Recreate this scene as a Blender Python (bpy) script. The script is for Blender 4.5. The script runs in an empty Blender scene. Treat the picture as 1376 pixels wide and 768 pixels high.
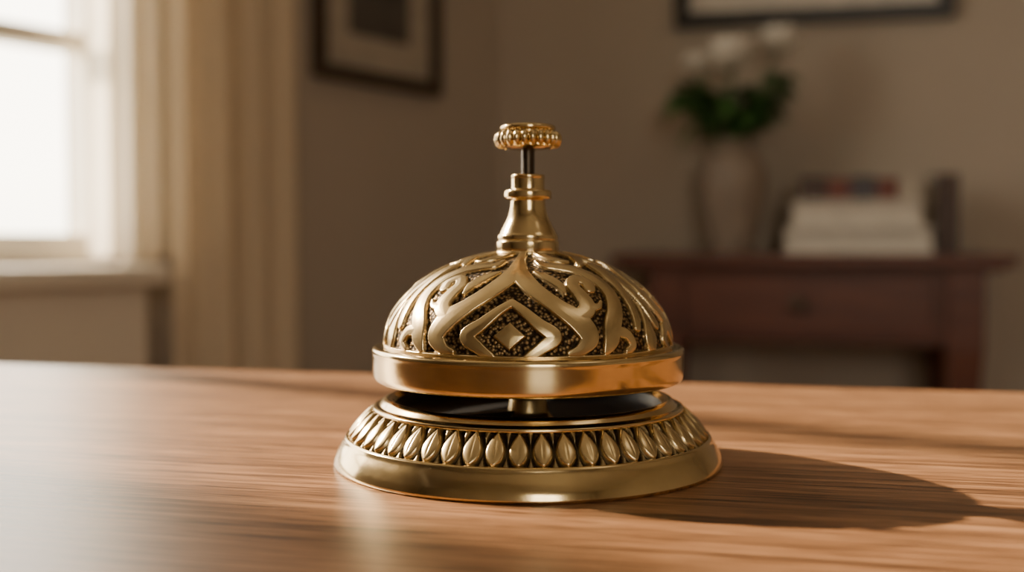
import bpy, math, random
import numpy as np
from mathutils import Vector, Matrix
random.seed(4); rng=np.random.RandomState(4)
scene=bpy.context.scene
COL=scene.collection
DZ=0.75                      # desk height
CORNER=(-0.031,2.8)          # far room corner
A_BACK=math.radians(-12.8)
A_LEFT=math.radians(54.0)

# ---------------------------------------------------------------- helpers
def new_obj(name,verts,faces,mats=(),parent=None,smooth=False,angle=35,midx=None):
    me=bpy.data.meshes.new(name)
    me.from_pydata([tuple(v) for v in verts],[],[tuple(f) for f in faces])
    for m in mats: me.materials.append(m)
    if midx is not None: me.polygons.foreach_set('material_index',midx)
    if smooth:
        me.polygons.foreach_set('use_smooth',[True]*len(me.polygons))
        if angle<179: me.set_sharp_from_angle(angle=math.radians(angle))
    me.update()
    o=bpy.data.objects.new(name,me); COL.objects.link(o)
    if parent: o.parent=parent
    return o
def empty(name,loc=(0,0,0),rz=0):
    e=bpy.data.objects.new(name,None); e.empty_display_size=.05
    e.location=loc; e.rotation_euler=(0,0,rz); COL.objects.link(e); return e
def boxdata(b):
    x0,x1,y0,y1,z0,z1=b
    v=[(x0,y0,z0),(x1,y0,z0),(x1,y1,z0),(x0,y1,z0),(x0,y0,z1),(x1,y0,z1),(x1,y1,z1),(x0,y1,z1)]
    f=[(0,3,2,1),(4,5,6,7),(0,1,5,4),(1,2,6,5),(2,3,7,6),(3,0,4,7)]
    return v,f
def boxes(name,bl,mat,parent=None,bevel=0,loc=None,rz=None,seg=2):
    V=[];F=[]
    for b in bl:
        v,f=boxdata(b); o=len(V); V+=v; F+=[tuple(i+o for i in q) for q in f]
    ob=new_obj(name,V,F,[mat],parent)
    if loc is not None: ob.location=loc
    if rz is not None: ob.rotation_euler=(0,0,rz)
    if bevel:
        m=ob.modifiers.new('bev','BEVEL'); m.width=bevel; m.segments=seg; m.limit_method='ANGLE'
        ob.data.polygons.foreach_set('use_smooth',[True]*len(ob.data.polygons))
        m.harden_normals=True
    return ob
def fillet(pts,n=5):
    """pts: (r,z,rad) -> rounded polyline"""
    out=[]
    for i,p in enumerate(pts):
        rad=p[2] if len(p)>2 else 0
        if rad<=0 or i==0 or i==len(pts)-1: out.append((p[0],p[1])); continue
        P=Vector(p[:2]);A=Vector(pts[i-1][:2]);B=Vector(pts[i+1][:2])
        a=(A-P);b=(B-P);ra=min(rad,a.length*.45,b.length*.45)
        s=P+a.normalized()*ra;e=P+b.normalized()*ra
        for k in range(n+1):
            t=k/n; q=s*(1-t)**2+P*2*t*(1-t)+e*t*t; out.append((q.x,q.y))
    return out
def lathe(name,prof,mats,parent=None,seg=160,angle=40,midf=None):
    n=len(prof);V=[];F=[];M=[]
    for i in range(seg):
        a=2*math.pi*i/seg
        for r,z in prof: V.append((r*math.sin(a),-r*math.cos(a),z))
    for i in range(seg):
        j=(i+1)%seg
        for k in range(n-1):
            F.append((i*n+k,j*n+k,j*n+k+1,i*n+k+1)); M.append(midf(k,prof) if midf else 0)
    return new_obj(name,V,F,mats,parent,True,angle,M)
def sstep(a,b,x):
    t=np.clip((x-a)/(b-a),0,1); return t*t*(3-2*t)
def grid_ring(name,X,Y,Z,attr,mats,parent):
    """X,Y,Z arrays (na,nb) closed in a"""
    na,nb=X.shape
    V=np.stack([X,Y,Z],-1).reshape(-1,3)
    idx=np.arange(na*nb).reshape(na,nb); nx=np.roll(idx,-1,0)
    F=np.stack([idx[:,:-1],nx[:,:-1],nx[:,1:],idx[:,1:]],-1).reshape(-1,4)
    me=bpy.data.meshes.new(name)
    me.from_pydata(V.tolist(),[],F.tolist())
    me.polygons.foreach_set('use_smooth',[True]*len(me.polygons))
    at=me.attributes.new('relief','FLOAT','POINT'); at.data.foreach_set('value',attr.reshape(-1).astype(np.float32))
    for m in mats: me.materials.append(m)
    me.update()
    o=bpy.data.objects.new(name,me); COL.objects.link(o); o.parent=parent; return o

# ---------------------------------------------------------------- materials
def mat(name):
    m=bpy.data.materials.new(name); m.use_nodes=True
    nt=m.node_tree; return m,nt,nt.nodes['Principled BSDF']
def N(nt,t,**kw):
    n=nt.nodes.new(t)
    for k,v in kw.items():
        if k in n.inputs: n.inputs[k].default_value=v
        else: setattr(n,k,v)
    return n
def ramp(nt,stops):
    r=nt.nodes.new('ShaderNodeValToRGB'); cr=r.color_ramp
    while len(cr.elements)<len(stops): cr.elements.new(.5)
    for e,(p,c) in zip(cr.elements,stops): e.position=p; e.color=(*c,1)
    return r
def plain(name,c,rough=.6,metal=0,var=.12,scale=30,bump=0,bscale=200,spec=.5):
    m,nt,b=mat(name); L=nt.links
    tc=N(nt,'ShaderNodeTexCoord'); no=N(nt,'ShaderNodeTexNoise',Scale=scale,Detail=4.)
    L.new(tc.outputs['Object'],no.inputs['Vector'])
    r=ramp(nt,[(.25,tuple(x*(1-var) for x in c)),(.75,tuple(min(1,x*(1+var)) for x in c))])
    L.new(no.outputs['Fac'],r.inputs[0]); L.new(r.outputs[0],b.inputs['Base Color'])
    b.inputs['Roughness'].default_value=rough; b.inputs['Metallic'].default_value=metal
    b.inputs['Specular IOR Level'].default_value=spec
    if bump:
        n2=N(nt,'ShaderNodeTexNoise',Scale=bscale,Detail=3.); L.new(tc.outputs['Object'],n2.inputs['Vector'])
        bp=N(nt,'ShaderNodeBump',Strength=bump,Distance=.002); L.new(n2.outputs['Fac'],bp.inputs['Height']); L.new(bp.outputs[0],b.inputs['Normal'])
    return m
BR=(.74,.56,.285)
def brass(name,rough=.2,dark=1.0):
    m,nt,b=mat(name);L=nt.links
    tc=N(nt,'ShaderNodeTexCoord'); no=N(nt,'ShaderNodeTexNoise',Scale=90.,Detail=5.)
    L.new(tc.outputs['Object'],no.inputs['Vector'])
    r=ramp(nt,[(.3,tuple(x*.78*dark for x in BR)),(.7,tuple(x*dark for x in BR))]); L.new(no.outputs['Fac'],r.inputs[0]); L.new(r.outputs[0],b.inputs['Base Color'])
    mr=N(nt,'ShaderNodeMapRange'); mr.inputs[3].default_value=rough*.65; mr.inputs[4].default_value=rough*1.5
    n2=N(nt,'ShaderNodeTexNoise',Scale=260.,Detail=6.,Roughness=.7); L.new(tc.outputs['Object'],n2.inputs['Vector'])
    L.new(n2.outputs['Fac'],mr.inputs[0]); L.new(mr.outputs[0],b.inputs['Roughness'])
    b.inputs['Metallic'].default_value=1
    bp=N(nt,'ShaderNodeBump',Strength=.18,Distance=.0003); L.new(no.outputs['Fac'],bp.inputs['Height']); L.new(bp.outputs[0],b.inputs['Normal'])
    return m
def brass_relief(name,stip=True):
    m,nt,b=mat(name);L=nt.links
    at=N(nt,'ShaderNodeAttribute',attribute_name='relief')
    tc=N(nt,'ShaderNodeTexCoord')
    vo=N(nt,'ShaderNodeTexVoronoi',Scale=1350.); L.new(tc.outputs['Object'],vo.inputs['Vector'])
    st=ramp(nt,[(.15,(.36,.24,.11)),(.60,(.024,.015,.008))]); L.new(vo.outputs['Distance'],st.inputs[0])
    no=N(nt,'ShaderNodeTexNoise',Scale=140.,Detail=5.); L.new(tc.outputs['Object'],no.inputs['Vector'])
    g=ramp(nt,[(.3,tuple(x*.70 for x in BR)),(.7,tuple(x*.97 for x in BR))]); L.new(no.outputs['Fac'],g.inputs[0])
    mx=N(nt,'ShaderNodeMix',data_type='RGBA')
    L.new(at.outputs['Fac'],mx.inputs[0])
    if stip: L.new(st.outputs[0],mx.inputs[6])
    else: mx.inputs[6].default_value=(.022,.013,.006,1)
    L.new(g.outputs[0],mx.inputs[7]); L.new(mx.outputs[2],b.inputs['Base Color'])
    mr=N(nt,'ShaderNodeMapRange'); mr.inputs[3].default_value=.5; mr.inputs[4].default_value=.25
    L.new(at.outputs['Fac'],mr.inputs[0]); L.new(mr.outputs[0],b.inputs['Roughness'])
    b.inputs['Metallic'].default_value=.95
    inv=N(nt,'ShaderNodeMath',operation='SUBTRACT'); inv.inputs[0].default_value=1; L.new(at.outputs['Fac'],inv.inputs[1])
    mu=N(nt,'ShaderNodeMath',operation='MULTIPLY'); L.new(inv.outputs[0],mu.inputs[0]); L.new(vo.outputs['Distance'],mu.inputs[1])
    ad=N(nt,'ShaderNodeMath',operation='MULTIPLY_ADD'); ad.inputs[1].default_value=-.9 if stip else 0
    L.new(mu.outputs[0],ad.inputs[0])
    sc=N(nt,'ShaderNodeMath',operation='MULTIPLY'); sc.inputs[1].default_value=.28; L.new(no.outputs['Fac'],sc.inputs[0]); L.new(sc.outputs[0],ad.inputs[2])
    bp=N(nt,'ShaderNodeBump',Strength=.6,Distance=.0005); L.new(ad.outputs[0],bp.inputs['Height']); L.new(bp.outputs[0],b.inputs['Normal'])
    return m
def wood(name,c1,c2,c3,sx,sy,rough=.38,lo=.36,hi=.64,wb=.45,wc=.25,pores=False):
    m,nt,b=mat(name);L=nt.links
    tc=N(nt,'ShaderNodeTexCoord')
    def layer(sc,scale,detail,dist=0.):
        mp=N(nt,'ShaderNodeMapping'); mp.inputs['Scale'].default_value=sc; L.new(tc.outputs['Object'],mp.inputs[0])
        n=N(nt,'ShaderNodeTexNoise',Scale=scale,Detail=detail,Distortion=dist,Roughness=.6); L.new(mp.outputs[0],n.inputs['Vector']); return n
    a=layer((sx,sy,sy),1.,6.,.4); bb=layer((sx*.35,sy*.16,sy*.16),1.,3.,1.2); c=layer((sx*4,sy*3.,sy*3.),1.,2.)
    m1=N(nt,'ShaderNodeMix',data_type='FLOAT'); m1.inputs[0].default_value=wb; L.new(a.outputs['Fac'],m1.inputs[2]); L.new(bb.outputs['Fac'],m1.inputs[3])
    m2=N(nt,'ShaderNodeMix',data_type='FLOAT'); m2.inputs[0].default_value=wc; L.new(m1.outputs[0],m2.inputs[2]); L.new(c.outputs['Fac'],m2.inputs[3])
    r=ramp(nt,[(lo,c1),(.5,c2),(hi,c3)]); L.new(m2.outputs[0],r.inputs[0])
    col=r.outputs[0]
    if pores:
        p_=layer((60,1200,1200),1.,1.)
        pr_=ramp(nt,[(.31,(.38,.33,.29)),(.43,(1,1,1))]); L.new(p_.outputs['Fac'],pr_.inputs[0])
        mm=N(nt,'ShaderNodeMix',data_type='RGBA',blend_type='MULTIPLY'); mm.inputs[0].default_value=.85
        L.new(col,mm.inputs[6]); L.new(pr_.outputs[0],mm.inputs[7]); col=mm.outputs[2]
    L.new(col,b.inputs['Base Color'])
    b.inputs['Roughness'].default_value=rough
    bp=N(nt,'ShaderNodeBump',Strength=.12,Distance=.0004); L.new(m2.outputs[0],bp.inputs['Height']); L.new(bp.outputs[0],b.inputs['Normal'])
    return m
M_brass=brass('brass_polished',.14)
M_brass2=brass('brass_satin',.3,.9)
M_dome=brass_relief('brass_engraved')
M_leaf=brass_relief('brass_leaf_band',False)
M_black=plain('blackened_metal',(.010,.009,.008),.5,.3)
M_steel=plain('dark_screw_steel',(.07,.055,.04),.35,1.)
M_desk=wood('desk_oak',(.075,.033,.014),(.25,.118,.052),(.42,.215,.102),14,500,.35,.41,.59,.33,.3,True)
M_mahog=wood('mahogany',(.05,.014,.008),(.10,.029,.015),(.14,.043,.022),3,60,.4)
M_wall=plain('wall_paint',(.46,.40,.33),.9,0,.04,3,.15,300,.2)
M_trim=plain('white_trim_paint',(.82,.74,.61),.5,0,.03,5)
M_floor=wood('floor_boards',(.10,.05,.025),(.16,.08,.04),(.22,.12,.06),2,25,.4)
M_ceil=plain('ceiling_paint',(.66,.60,.52),.9,0,.02,3)
M_frameb=plain('frame_dark_wood',(.055,.034,.02),.4)
M_framek=plain('frame_black',(.014,.011,.010),.35)
M_mat1=plain('mat_board_taupe',(.42,.37,.30),.9)
M_mat2=plain('mat_board_white',(.68,.64,.58),.9)
M_vase=plain('vase_ceramic',(.25,.195,.15),.5,0,.15,25)
M_green=plain('leaf_green',(.05,.125,.03),.45,0,.35,20)
M_petal=plain('petal_white',(.86,.82,.74),.6,0,.06,20)
M_bookw=plain('book_cloth_cream',(.60,.56,.49),.7)
M_page=plain('book_pages',(.62,.57,.49),.9)
M_bookr=plain('book_cloth_red',(.16,.055,.042),.6)
M_bookd=plain('book_cloth_dark',(.07,.045,.038),.6)
M_bookb=plain('book_cloth_blue',(.075,.07,.08),.6)
M_knob=plain('drawer_knob_bronze',(.10,.075,.055),.35,.8)
def art():
    m,nt,b=mat('art_print');L=nt.links
    tc=N(nt,'ShaderNodeTexCoord'); n=N(nt,'ShaderNodeTexNoise',Scale=9.,Detail=5.,Distortion=1.); L.new(tc.outputs['Object'],n.inputs['Vector'])
    r=ramp(nt,[(.3,(.05,.045,.04)),(.6,(.13,.115,.10)),(.8,(.25,.22,.19))]); L.new(n.outputs['Fac'],r.inputs[0]); L.new(r.outputs[0],b.inputs['Base Color']); b.inputs['Roughness'].default_value=.8
    return m
M_art=art()
def cloth(name,c,tr):
    m,nt,b=mat(name);L=nt.links
    out=nt.nodes['Material Output']
    tc=N(nt,'ShaderNodeTexCoord'); w=N(nt,'ShaderNodeTexNoise',Scale=250.,Detail=2.); L.new(tc.outputs['Object'],w.inputs['Vector'])
    r=ramp(nt,[(.3,tuple(x*.92 for x in c)),(.7,c)]); L.new(w.outputs['Fac'],r.inputs[0])
    L.new(r.outputs[0],b.inputs['Base Color']); b.inputs['Roughness'].default_value=.9; b.inputs['Specular IOR Level'].default_value=.1
    t=N(nt,'ShaderNodeBsdfTranslucent'); L.new(r.outputs[0],t.inputs[0])
    mx=N(nt,'ShaderNodeMixShader'); mx.inputs[0].default_value=tr; L.new(b.outputs[0],mx.inputs[1]); L.new(t.outputs[0],mx.inputs[2]); L.new(mx.outputs[0],out.inputs['Surface'])
    return m
M_curt=cloth('curtain_linen',(.87,.74,.56),.30)
M_sheer=cloth('curtain_sheer',(.95,.87,.73),.6)

# ---------------------------------------------------------------- desk bell
bell=empty('desk_bell',(0.0037,0.25,DZ))
# base foot: smooth flared band
prof=fillet([(.040,0),(.0444,0,.0003),(.0448,.0006,.0004),(.0444,.0020,.001),(.0434,.0040,.002),(.0424,.0056,.001),(.0421,.0064,.0004),(.0415,.0067,.0003),(.0410,.0063,.0003),(.0400,.0060)],5)
lathe('base_foot',prof,[M_brass],bell,240)
# leaf band
NL=52; per=24; na=NL*per; nb=46
u=(np.arange(na)%per)/per-.5; v=np.linspace(0,1,nb)
U,Vv=np.meshgrid(u,v,indexing='ij')
w=.455*np.sin(np.pi*np.clip(Vv*1.04-.02,0,1)**.80)**.78
sd=np.abs(U)-w
tri=(.5-np.abs(U))-.15*np.clip(1-Vv/.30,0,1)
tri2=(.5-np.abs(U))-.16*np.clip(1-(1-Vv)/.34,0,1)
h1=sstep(.04,-.10,sd)*(1-.35*np.clip(np.abs(U)/np.maximum(w,.02),0,1)**2)
crease=1-.10*np.exp(-(U/.03)**2)*sstep(.1,.3,Vv)*sstep(.95,.75,Vv)
h2=sstep(.03,-.05,tri)*.5; h3=sstep(.03,-.05,tri2)*.6
H=np.maximum(np.maximum(h1*crease,h2),h3)
rel=np.clip(np.maximum(np.maximum(sstep(.01,-.06,sd),sstep(.01,-.03,tri)*.5),sstep(.01,-.03,tri2)*.6),0,1)
edge=np.maximum(sstep(.05,0,Vv),sstep(.96,1,Vv)); rel=np.maximum(rel,edge*.6)
Rr=.0411+(.0353-.0411)*Vv; Zz=.0062+(.0124-.0062)*Vv; bul=np.sin(np.pi*Vv)*.0005
nr,nz=.73,.68
disp=bul+(H-.5)*.0013*sstep(0,.06,Vv)*sstep(1,.94,Vv)
Rr=Rr+nr*disp; Zz=Zz+nz*disp
ang=(np.arange(na)/na*2*np.pi)[:,None]
grid_ring('base_leaf_band',Rr*np.sin(ang),-Rr*np.cos(ang),Zz,rel,[M_leaf],bell)
# base upper rim and dish
prof=fillet([(.0352,.0118),(.0358,.0124,.0003),(.0358,.0130,.0004),(.0350,.0134,.0003),(.0343,.0134,.0003),(.0333,.0146,.0008),(.0323,.0150,.0005),(.0314,.0148,.0004),(.0306,.0138,.0004)],5)
lathe('base_rim',prof,[M_brass],bell,240)
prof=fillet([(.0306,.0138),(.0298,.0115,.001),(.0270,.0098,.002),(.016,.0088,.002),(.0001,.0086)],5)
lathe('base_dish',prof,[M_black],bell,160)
# striker hub
prof=fillet([(.0062,.0086),(.0058,.0100,.0004),(.0048,.0112,.0004),(.0042,.0145,.0005),(.0030,.0160,.0005),(.0028,.0480,0)],4)
lathe('striker_hub',prof,[M_brass2],bell,64)
V,F=boxdata((-.020,.004,-.0016,.0016,.0100,.0118))
so=new_obj('striker_arm',V,F,[M_steel],bell); so.rotation_euler=(0,0,.5)
# dome rim
prof=fillet([(.0325,.0208),(.0340,.0191,.0004),(.0352,.0190,.0006),(.0357,.0200,.0006),(.03585,.0218,.001),(.0359,.0250,.0008),(.0360,.0257,.0003),(.0358,.0264,.0004),(.0350,.0268,.0005),(.0340,.0268,.0003),(.0332,.0270)],5)
lathe('dome_rim',prof,[M_brass],bell,240)
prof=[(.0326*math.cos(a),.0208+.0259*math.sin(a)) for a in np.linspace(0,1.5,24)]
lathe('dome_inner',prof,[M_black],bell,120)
# engraved dome: relief
def catmull(P,n=14):
    P=np.array(P,float); Q=np.vstack([2*P[0]-P[1],P,2*P[-1]-P[-2]]); out=[]
    for i in range(1,len(Q)-2):
        for k in range(n):
            t=k/n; p0,p1,p2,p3=Q[i-1],Q[i],Q[i+1],Q[i+2]
            out.append(.5*((2*p1)+(-p0+p2)*t+(2*p0-5*p1+4*p2-p3)*t*t+(-p0+3*p1-3*p2+p3)*t**3))
    out.append(P[-1]); return np.array(out)
REP=3; HALF=180/REP
nh=210; nph=300
th=np.linspace(0,HALF,nh+1); ph=np.linspace(0,78,nph)
TH,PH=np.meshgrid(th,ph,indexing='ij')
pr=np.radians(PH)
SU=33.5*np.cos(pr)*math.pi/180; SV=np.sqrt((33.5*np.sin(pr))**2+(22.2*np.cos(pr))**2)*math.pi/180
strokes=[
 # inner lozenge frame
 [(0,31,1.1),(5,26,1.3),(10.5,19,1.6),(16,12,1.9),(11.5,6,1.5),(6.5,1,1.1)],
 # ogee band rising to a spire
 [(0,76,1.0),(0,64,1.3),(0,55,2.1),(4.2,47,2.35),(11,37.5,2.25),(18.5,29,2.2),(26,20.5,2.7),(29.5,11.5,2.4),(26,5,1.5),(21.5,3,.8)],
 # scroll leaving the shoulder, curled head
 [(26,21,1.8),(31.5,28,2.2),(30.5,35.5,1.9),(29,42,1.7),(33,46.5,1.5),(38,43.5,1.6),(37.2,39.5,1.6)],
 [(31.5,28,1.6),(36.5,28,1.0),(39,31,.6)],
 # broad acanthus S leaf
 [(36,3,1.0),(38.5,9,2.0),(40.5,17,2.3),(44.5,26,2.1),(47,36,1.9),(45,46,2.0),(37.5,53.5,1.9),(27,57,1.7),(18,58.5,1.3),(13,63,.6)],
 [(40.5,14,1.4),(46,12,1.4),(48.5,6,1.2),(46,2.5,1.1)],
 # secondary pointed leaf
 [(60,57,2.0),(57.8,47,1.8),(56,35,1.5),(54.5,22,1.4),(53,15,1.2)],
 [(60,3,1.7),(60,9,2.2),(60,18,1.2),(60,31,.3)],
 [(60,76,1.1),(60,68,1.4),(53,62,1.4),(46,58,.8)],
 [(10.5,52,.5),(16.5,48,1.3),(22,42,1.3),(23.5,36,.6)],
 [(17,76,.8),(23,70,1.3),(32,64,1.3),(41,62,.5)],
]
S=np.full(TH.shape,9.)
for st in strokes:
    C=catmull(st)
    for (a,b,wd) in C:
        for aa in (a,-a,2*HALF-a):
            if aa<-16 or aa>HALF+16: continue
            d=np.sqrt(((TH-aa)*SU)**2+((PH-b)*SV)**2)-wd
            S=np.minimum(S,d)
k=(np.abs(TH)/6.6)**.95+(np.abs(PH-12.2)/8.4)**.95
S=np.minimum(S,(k-1)*2.5)
S=np.minimum(S,(PH-2.2)*.4); S=np.minimum(S,(75.5-PH)*.5)
Hh=sstep(.10,-.40,S)
Hh=Hh*(.86+.14*np.clip(-S/1.8,0,1))
RL=sstep(.02,-.18,S)
full_i=[];
for rep in range(REP):
    full_i+=list(range(0,nh)); full_i+=list(range(nh,0,-1))
full_i=np.array(full_i); na=len(full_i)
Hf=Hh[full_i]; Rf=RL[full_i]
ang=np.radians(np.arange(na)/na*360-7.5)[:,None]
p=np.radians(ph)[None,:]
rr=.0333*np.cos(p)+0*ang; zz=.0268+.0221*np.sin(p)+0*ang
nx=22.1*np.cos(p); nz=33.3*np.sin(p); ln=np.sqrt(nx**2+nz**2); nx=nx/ln; nz=nz/ln
disp=(Hf-.75)*.00090
disp=disp*sstep(0,2.0,np.degrees(p))
rr=rr+nx*disp; zz=zz+nz*disp
grid_ring('dome_shell',rr*np.sin(ang),-rr*np.cos(ang),zz,Rf,[M_dome],bell)
# stem / collar
prof=fillet([(.0050,.0480),(.0072,.0484,.0002),(.00725,.0490,.0003),(.00725,.0506,.0002),(.0069,.0509,.0002),(.0070,.0511,.0002),(.0070,.0520,.0003),(.0066,.0525,.0002),(.0059,.0539,.002),(.0048,.0560,.002),(.0042,.0580,.001),(.00395,.0600,.0005),(.0040,.0602,.0001),(.0053,.0604,.0002),(.0055,.0608,.0003),(.0055,.0618,.0003),(.0053,.0624,.0002),(.0039,.0626,.0002),(.0038,.0634,.0002),(.0038,.0652,.0002),(.0039,.0655,.0002),(.0038,.0660,.0003),(.0014,.0661)],4)
lathe('stem_collar',prof,[M_brass],bell,96,30)
# threaded screw
prof=[(.00135+.00028*(k%2),.0655+k*.00028) for k in range(27)]
lathe('striker_screw',prof,[M_steel],bell,40,180)
# knob
prof=fillet([(.0012,.0719),(.0040,.0718,.0003),(.0052,.0722,.0003),(.0060,.0727,.0004),(.0066,.0733,.0004),(.0067,.0750,.0004),(.0060,.0757,.0002),(.0061,.0761,.0002),(.0064,.0764,.0002),(.0064,.0770,.0003),(.0058,.0774,.0003),(.0030,.0776,.001),(.0001,.0776)],4)
lathe('knob_body',prof,[M_brass],bell,96,35)
nb_=24; V=[];F=[]
for i in range(nb_):
    a=2*math.pi*(i+.5)/nb_; o=len(V); ns,nr_=12,8
    for j in range(nr_+1):
        t=math.pi*j/nr_
        for s in range(ns):
            q=2*math.pi*s/ns
            lx=.00092*math.sin(t)*math.cos(q); ly=.00125*math.sin(t)*math.sin(q); lz=.00185*math.cos(t)
            R=.0066-ly
            V.append((R*math.sin(a)+lx*math.cos(a),-R*math.cos(a)+lx*math.sin(a),.0740+lz))
    for j in range(nr_):
        for s in range(ns):
            F.append((o+j*ns+s,o+(j+1)*ns+s,o+(j+1)*ns+(s+1)%ns,o+j*ns+(s+1)%ns))
new_obj('knob_beads',V,F,[M_brass],bell,True,180)

# ---------------------------------------------------------------- desk
ex,ey=math.cos(A_BACK),math.sin(A_BACK); mx_,my_=ey,-ex    # m = toward camera
dc=(0+.325*mx_, .4034+.325*my_)
desk=empty('writing_desk',(dc[0],dc[1],0),A_BACK)
boxes('desk_top',[(-.8,.8,-.325,.325,DZ-.03,DZ)],M_desk,desk,.004,seg=4)
boxes('desk_apron',[(-.74,.74,-.28,-.26,DZ-.13,DZ-.0302),(-.74,.74,.26,.28,DZ-.13,DZ-.0302),(-.74,-.72,-.26,.26,DZ-.13,DZ-.0302),(.72,.74,-.26,.26,DZ-.13,DZ-.0302)],M_desk,desk,.002)
boxes('desk_legs',[(x-.03,x+.03,y-.03,y+.03,0,DZ-.0303) for x in (-.74,.74) for y in (-.27,.27)],M_desk,desk,.003)

# ---------------------------------------------------------------- room shell
def prism(name,poly,z0,z1,m):
    n=len(poly); V=[(x,y,z0) for x,y in poly]+[(x,y,z1) for x,y in poly]
    F=[tuple(range(n-1,-1,-1)),tuple(range(n,2*n))]+[(i,(i+1)%n,n+(i+1)%n,n+i) for i in range(n)]
    return new_obj(name,V,F,[m])
def back(s,m): return (CORNER[0]+s*ex+m*mx_, CORNER[1]+s*ey+m*my_)
poly=[back(0,0),back(-1.99,4.65),back(3.2,4.65),back(3.2,0)]
prism('floor',poly,-.1,0,M_floor); prism('ceiling',poly,2.6,2.7,M_ceil)
CL=(CORNER[0],CORNER[1],0)
boxes('wall_back',[(-.05,3.3,0,.15,0,2.6)],M_wall,None,0,CL,A_BACK)
boxes('wall_right',[(3.2,3.35,-4.7,0,0,2.6)],M_wall,None,0,CL,A_BACK)
# front wall (behind the viewer) with an unseen window added for fill and highlights
FX0,FX1,FZ0,FZ1=1.1,1.9,.95,2.05
boxes('wall_front',[(-2.2,FX0,-4.8,-4.65,0,2.6),(FX1,3.3,-4.8,-4.65,0,2.6),(FX0,FX1,-4.8,-4.65,0,FZ0),(FX0,FX1,-4.8,-4.65,FZ1,2.6)],M_wall,None,0,CL,A_BACK)
w2=empty('added_fill_window',CL,A_BACK)
boxes('frame',[(FX0,FX0+.05,-4.75,-4.70,FZ0,FZ1),(FX1-.05,FX1,-4.75,-4.70,FZ0,FZ1),(FX0+.05,FX1-.05,-4.75,-4.70,FZ0,FZ0+.05),(FX0+.05,FX1-.05,-4.75,-4.70,FZ1-.05,FZ1),(1.48,1.52,-4.74,-4.71,FZ0+.05,FZ1-.05),(FX0+.05,FX1-.05,-4.735,-4.715,1.48,1.52)],M_trim,w2,.003)
WT0,WT1,WZ0,WZ1=1.12,2.305,.765,2.15
boxes('wall_left',[(-WT0,.0,0,.16,0,2.6),(-5.1,-WT1,0,.16,0,2.6),(-WT1,-WT0,0,.16,0,WZ0),(-WT1,-WT0,0,.16,WZ1,2.6)],M_wall,None,0,CL,A_LEFT)
boxes('baseboard_back',[(.02,3.18,-.015,0,0,.12)],M_trim,None,.003,CL,A_BACK)
boxes('baseboard_left',[(-1.09,-.02,-.015,0,0,.12)],M_trim,None,.003,CL,A_LEFT)
# window
win=empty('window_1',CL,A_LEFT)
fy0,fy1=.02,.07
boxes('frame',[(-WT0-.045,-WT0,fy0,fy1,WZ0,WZ1),(-WT1,-WT1+.035,fy0,fy1,WZ0,WZ1),(-WT1,-WT0,fy0,fy1,WZ0,WZ0+.05),(-WT1,-WT0,fy0,fy1,WZ1-.05,WZ1)],M_trim,win,.004)
boxes('meeting_rail',[(-WT1+.03,-WT0-.04,fy0+.005,fy1-.005,1.125,1.16)],M_trim,win,.003)
boxes('muntins',[(-2.148,-2.128,fy0+.01,fy1-.015,WZ0+.04,WZ1-.04),(-1.655,-1.635,fy0+.01,fy1-.015,WZ0+.04,WZ1-.04)],M_trim,win,.002)
boxes('casing',[(-WT0,-WT0+.07,-.02,-.0005,WZ0-.02,WZ1+.07),(-WT1-.07,-WT1,-.02,-.0005,WZ0-.02,WZ1+.07),(-WT1,-WT0,-.02,-.0005,WZ1,WZ1+.07)],M_trim,win,.004)
boxes('trim_1',[(-2.6,-1.11,-.13,.05,.728,.762)],M_trim,None,.006,CL,A_LEFT)
boxes('trim_2',[(-2.58,-1.13,-.095,0,0,.727)],M_trim,None,.003,CL,A_LEFT)

# curtains
def curtain(name,t0,t1,z0,z1,n0,amp,folds,mat_,seed,nx=240,nz=50):
    rs=np.random.RandomState(seed); phs=rs.rand(6)*6.28
    V=[];F=[]
    for i in range(nx+1):
        a=i/nx
        for j in range(nz+1):
            b=j/nz
            am=amp*(.75+.25*math.sin(a*9+phs[0]))*(1-.25*b)
            wph=2*math.pi*folds*(a+.03*math.sin(a*7+phs[1]+b*1.2))
            y=-n0-am*(math.sin(wph)+.28*math.sin(2*wph+phs[2]+b))
            x=-(t0+(t1-t0)*a)+.006*math.cos(wph*1+b*2)
            V.append((x,y,z0+(z1-z0)*b))
    for i in range(nx):
        for j in range(nz):
            q=i*(nz+1)+j; F.append((q,q+nz+1,q+nz+2,q+1))
    o=new_obj(name,V,F,[mat_],None,True,180); o.location=CL; o.rotation_euler=(0,0,A_LEFT); return o
curtain('curtain',.80,1.085,.02,2.35,.10,.034,3.4,M_curt,1)
curtain('sheer_curtain',1.03,1.195,.775,2.35,.038,.010,3.5,M_sheer,2)
rod=empty('curtain_rod',CL,A_LEFT)
def tube(name,p0,p1,r,m,parent,seg=20):
    p0=Vector(p0);p1=Vector(p1);d=(p1-p0);q=d.to_track_quat('Z','Y');V=[];F=[]
    for k,z in enumerate((0,d.length)):
        for i in range(seg):
            a=2*math.pi*i/seg; V.append(p0+q@Vector((r*math.cos(a),r*math.sin(a),z)))
    for i in range(seg): F.append((i,(i+1)%seg,seg+(i+1)%seg,seg+i))
    F.append(tuple(range(seg-1,-1,-1)));F.append(tuple(range(seg,2*seg)))
    return new_obj(name,V,F,[m],parent,True,40)
tube('pole',(-2.7,-.075,2.37),(-.65,-.075,2.37),.012,M_knob,rod)
for i,x in enumerate((-2.68,-.68)): tube('bracket_%d'%(i+1),(x,0,2.37),(x,-.075,2.37),.008,M_knob,rod)

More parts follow.
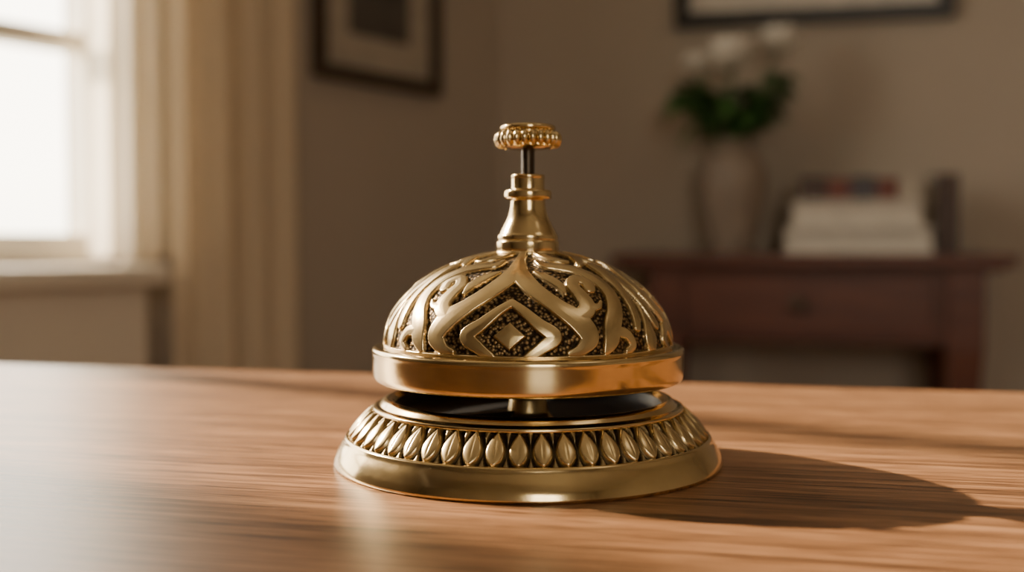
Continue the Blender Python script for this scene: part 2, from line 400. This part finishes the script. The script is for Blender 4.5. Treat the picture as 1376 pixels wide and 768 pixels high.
# pictures
def picture(name,x0,x1,z0,z1,rz,fw,matw,mf,mm,side=False):
    e=empty(name,CL,rz)
    boxes('frame',[(x0,x1,-.028,-.001,z0,z0+fw),(x0,x1,-.028,-.001,z1-fw,z1),(x0,x0+fw,-.028,-.001,z0+fw,z1-fw),(x1-fw,x1,-.028,-.001,z0+fw,z1-fw)],mf,e,.003)
    boxes('mat_board',[(x0+fw,x1-fw,-.012,-.004,z0+fw,z1-fw)],mm,e)
    boxes('print',[(x0+fw+matw,x1-fw-matw,-.0135,-.0121,z0+fw+matw,z1-fw-matw)],M_art,e)
picture('framed_picture',-.665,-.262,1.145,1.72,A_LEFT,.03,.075,M_frameb,M_mat1)
picture('framed_picture.001',.447,1.094,1.325,1.85,A_BACK,.036,.09,M_framek,M_mat2)

# console table
con=empty('console_table',CL,A_BACK)
CT=.775; s0,s1=.336,1.17
boxes('top',[(s0,s1,-.36,-.02,CT-.026,CT)],M_mahog,con,.005,seg=3)
boxes('top_moulding',[(s0+.02,s1-.02,-.345,-.03,CT-.036,CT-.0262)],M_mahog,con,.003)
boxes('apron',[(.45,1.09,-.322,-.30,.583,CT-.0362),(.43,.45,-.31,-.05,.583,CT-.0362),(1.09,1.11,-.31,-.05,.583,CT-.0362),(.45,1.09,-.06,-.04,.583,CT-.0362)],M_mahog,con,.002)
boxes('drawer_front',[(.485,1.012,-.332,-.3222,.603,CT-.048)],M_mahog,con,.004)
def leg(x,y,w=.036):
    V=[];F=[];hs=[(0,.55),(.03,.62),(.50,.86),(.575,1.),(CT-.0363,1.)]
    for z,k in hs:
        a=w*k; V+=[(x-a,y-a,z),(x+a,y-a,z),(x+a,y+a,z),(x-a,y+a,z)]
    for i in range(len(hs)-1):
        for j in range(4): F.append((i*4+j,i*4+(j+1)%4,i*4+4+(j+1)%4,i*4+4+j))
    F.append((3,2,1,0)); o=len(V)-4; F.append((o,o+1,o+2,o+3))
    return V,F
V=[];F=[]
for x,y in ((.455,-.305),(1.075,-.305),(.455,-.07),(1.075,-.07)):
    v_,f_=leg(x,y); o=len(V); V+=v_; F+=[tuple(i+o for i in q) for q in f_]
new_obj('legs',V,F,[M_mahog],con)
kp=fillet([(.006,0),(.007,.01,.003),(.016,.014,.003),(.017,.022,.004),(.010,.028,.004),(.0001,.029)],4)
kn=lathe('drawer_knob',kp,[M_knob],con,32); kn.rotation_euler=(math.radians(90),0,0); kn.location=(.735,-.332,.668)

# books
bk=empty('book_stack',CL,A_BACK)
def book(i,x0,x1,y0,y1,z0,z1,m,rot=0,t=.0035,spine=True):
    cx,cy=(x0+x1)/2,(y0+y1)/2
    a,b=(x1-x0)/2,(y1-y0)/2
    bl=[(-a,a,-b,b,z0,z0+t),(-a,a,-b,b,z1-t,z1)]
    bl.append((-a,a,-b,-b+t,z0+t,z1-t) if spine else (-a,a,b-t,b,z0+t,z1-t))
    o=boxes('cover_%d'%i,bl,m,bk,.001)
    o.location=(cx,cy,0); o.rotation_euler=(0,0,rot)
    o=boxes('pages_%d'%i,[(-a+.005,a-.005,-b+(t if spine else .012),b-(.005 if spine else t),z0+t,z1-t)],M_page,bk); o.location=(cx,cy,0); o.rotation_euler=(0,0,rot)
z=CT
book(1,.708,1.022,-.27,-.06,z,z+.057,M_bookw,0,.007,False); z+=.057
book(2,.722,1.0,-.262,-.06,z,z+.060,M_bookw,.015,.007,False); z+=.060
xs=[.742,.80,.85,.905,.95,.995]; ms=[M_bookd,M_bookr,M_bookb,M_bookr,M_mat1]
for i in range(5): book(3+i,xs[i],xs[i+1]-.002,-.25,-.10,z,z+.052-.004*(i%2),ms[i])
book(8,1.026,1.072,-.25,-.08,CT,CT+.172,M_bookd)

# vase with flowers
vs=back(.597,.18)
vase=empty('flower_vase',(vs[0],vs[1],CT))
prof=[(.0001,0),(.046,0),(.050,.004),(.056,.03),(.066,.09),(.073,.14),(.0745,.17),(.071,.20),(.060,.225),(.047,.24),(.040,.248),(.041,.256),(.045,.262),(.042,.263),(.036,.25),(.036,.24)]
P2=catmull([(a,b,0) for a,b in prof],4)
seg=144; V=[];F=[];n=len(P2)
for i in range(seg):
    a=2*math.pi*i/seg
    for r,z_,_ in P2:
        k=1+.02*math.cos(24*a)*(1 if .01<z_<.235 else 0)
        V.append((max(r,0.0001)*k*math.cos(a),max(r,.0001)*k*math.sin(a),max(z_,0)))
for i in range(seg):
    j=(i+1)%seg
    for k in range(n-1): F.append((i*n+k,j*n+k,j*n+k+1,i*n+k+1))
new_obj('vase_body',V,F,[M_vase],vase,True,60)
SV_=[];SF=[];LV=[];LF=[];PV=[];PF=[]
def addtube(pts,r,V,F,seg=6):
    o=len(V)
    for p in pts:
        for i in range(seg):
            a=2*math.pi*i/seg; V.append((p[0]+r*math.cos(a),p[1]+r*math.sin(a),p[2]))
    for k in range(len(pts)-1):
        for i in range(seg): F.append((o+k*seg+i,o+k*seg+(i+1)%seg,o+(k+1)*seg+(i+1)%seg,o+(k+1)*seg+i))
def addleaf(base,direction,length,width,droop,V,F,cup=.25):
    d=Vector(direction).normalized(); up=Vector((0,0,1))
    side=d.cross(up); 
    if side.length<.05: side=Vector((1,0,0))
    side.normalize(); nrm=side.cross(d)
    o=len(V); n=9
    for k in range(n):
        t=k/(n-1); w_=width*math.sin(math.pi*min(1,t**.8*.97+.03))
        c=Vector(base)+d*length*t+Vector((0,0,-droop*t*t*length))
        for s in (-1,-.5,0,.5,1): V.append(tuple(c+side*w_*s+nrm*cup*w_*abs(s)**1.5))
    for k in range(n-1):
        for s in range(4):
            q=o+k*5+s; F.append((q,q+1,q+6,q+5))
heads=[(-.018,-.045,.440,.058),(.098,-.02,.478,.050),(-.088,-.01,.432,.036)]
for hx,hy,hz,hr in heads:
    pts=[(hx*t**1.3*1.0,hy*t,.18+(hz-.18)*t) for t in np.linspace(0,1,10)]
    addtube(pts,.0028,SV_,SF)
    for ring,(cnt,tilt,sc) in enumerate(((5,1.35,.55),(7,1.0,.8),(8,.6,1.0),(9,.15,1.05),(9,-.3,.95),(8,-.8,.8))):
        for i in range(cnt):
            a=2*math.pi*i/cnt+ring*.5+random.uniform(-.1,.1)
            d=(math.cos(a)*math.cos(tilt),math.sin(a)*math.cos(tilt),math.sin(tilt))
            addleaf((hx+math.cos(a)*.003,hy+math.sin(a)*.003,hz-.01),d,hr*sc,hr*.5*sc,-.35,PV,PF,.5)
for i in range(120):
    a=random.uniform(0,2*math.pi); rad=random.uniform(.0,.085)*(1 if i%3 else 1.2); zz_=random.uniform(.275,.365)
    bx=rad*math.cos(a)*.95; by=rad*math.sin(a)*.7
    if i%6==0: bx=.085+random.uniform(-.02,.02); zz_=random.uniform(.33,.40)
    elif i%6==1: bx=-.095+random.uniform(-.02,.02); zz_=random.uniform(.32,.37)
    elif zz_>.36: bx*=.8
    d=(math.cos(a)+random.uniform(-.4,.4),math.sin(a)+random.uniform(-.4,.4),random.uniform(-.3,.6))
    addleaf((bx,by,zz_),d,random.uniform(.05,.078),random.uniform(.019,.029),random.uniform(.1,.7),LV,LF)
    if i%2==0 or i%6<2: addtube([(bx*t,by*t,.2+(zz_-.2)*t) for t in np.linspace(0,1,6)],.0018,SV_,SF)
new_obj('stems',SV_,SF,[M_green],vase,True,180)
new_obj('leaves',LV,LF,[M_green],vase,True,180)
new_obj('blossoms',PV,PF,[M_petal],vase,True,180)

# ---------------------------------------------------------------- light
w=bpy.data.worlds.new('sky'); scene.world=w; w.use_nodes=True; nt=w.node_tree
bg=nt.nodes['Background']; tc=N(nt,'ShaderNodeTexCoord'); sx=N(nt,'ShaderNodeSeparateXYZ'); nt.links.new(tc.outputs['Generated'],sx.inputs[0])
r=ramp(nt,[(.0,(.50,.45,.32)),(.49,(.85,.77,.60)),(.53,(1,.89,.71)),(1.,(.95,.90,.86))])
mr=N(nt,'ShaderNodeMapRange'); mr.inputs[1].default_value=-1; nt.links.new(sx.outputs[2],mr.inputs[0]); nt.links.new(mr.outputs[0],r.inputs[0])
nt.links.new(r.outputs[0],bg.inputs[0]); bg.inputs[1].default_value=10.
def light(name,typ,loc,dirv,**kw):
    l=bpy.data.lights.new(name,typ)
    for k_,v_ in kw.items(): setattr(l,k_,v_)
    o=bpy.data.objects.new(name,l); COL.objects.link(o); o.location=loc
    o.rotation_euler=Vector(dirv).to_track_quat('-Z','Y').to_euler(); return o
light('sun','SUN',(-3,2,3),(.865,-.50,-.575),energy=17.,angle=math.radians(.8),color=(1,.82,.60))
lx,ly=-math.cos(A_LEFT),-math.sin(A_LEFT)
tm=(WT0+WT1)/2
pc=(CORNER[0]+lx*tm-.809*.14,CORNER[1]+ly*tm+.588*.14,(WZ0+WZ1)/2)
po=light('window_portal','AREA',pc,(.809,-.588,0),energy=1,shape='RECTANGLE',size=WT1-WT0,size_y=WZ1-WZ0)
po.data.cycles.is_portal=True
pf=back((FX0+FX1)/2,4.78)
po=light('fill_window_portal','AREA',(pf[0],pf[1],(FZ0+FZ1)/2),(-mx_,-my_,0),energy=1,shape='RECTANGLE',size=FX1-FX0,size_y=FZ1-FZ0)  # sampling portal for the added window behind the viewer
po.data.cycles.is_portal=True
light('overhead_fill_light','AREA',(1.0,-.2,2.5),(0,0,-1),energy=1.5,size=.6,color=(1,.86,.68))  # added warm soft fill from above, no lamp fixture there

# ---------------------------------------------------------------- camera
cd=bpy.data.cameras.new('camera'); cam=bpy.data.objects.new('camera',cd); COL.objects.link(cam)
cam.location=(0,0,DZ+.0505); cam.rotation_euler=(math.radians(90-2.33),0,0)
cd.sensor_width=36; cd.lens=37.94; cd.clip_start=.01; cd.clip_end=50
cd.dof.use_dof=True; cd.dof.focus_distance=.222; cd.dof.aperture_fstop=8.8
scene.camera=cam
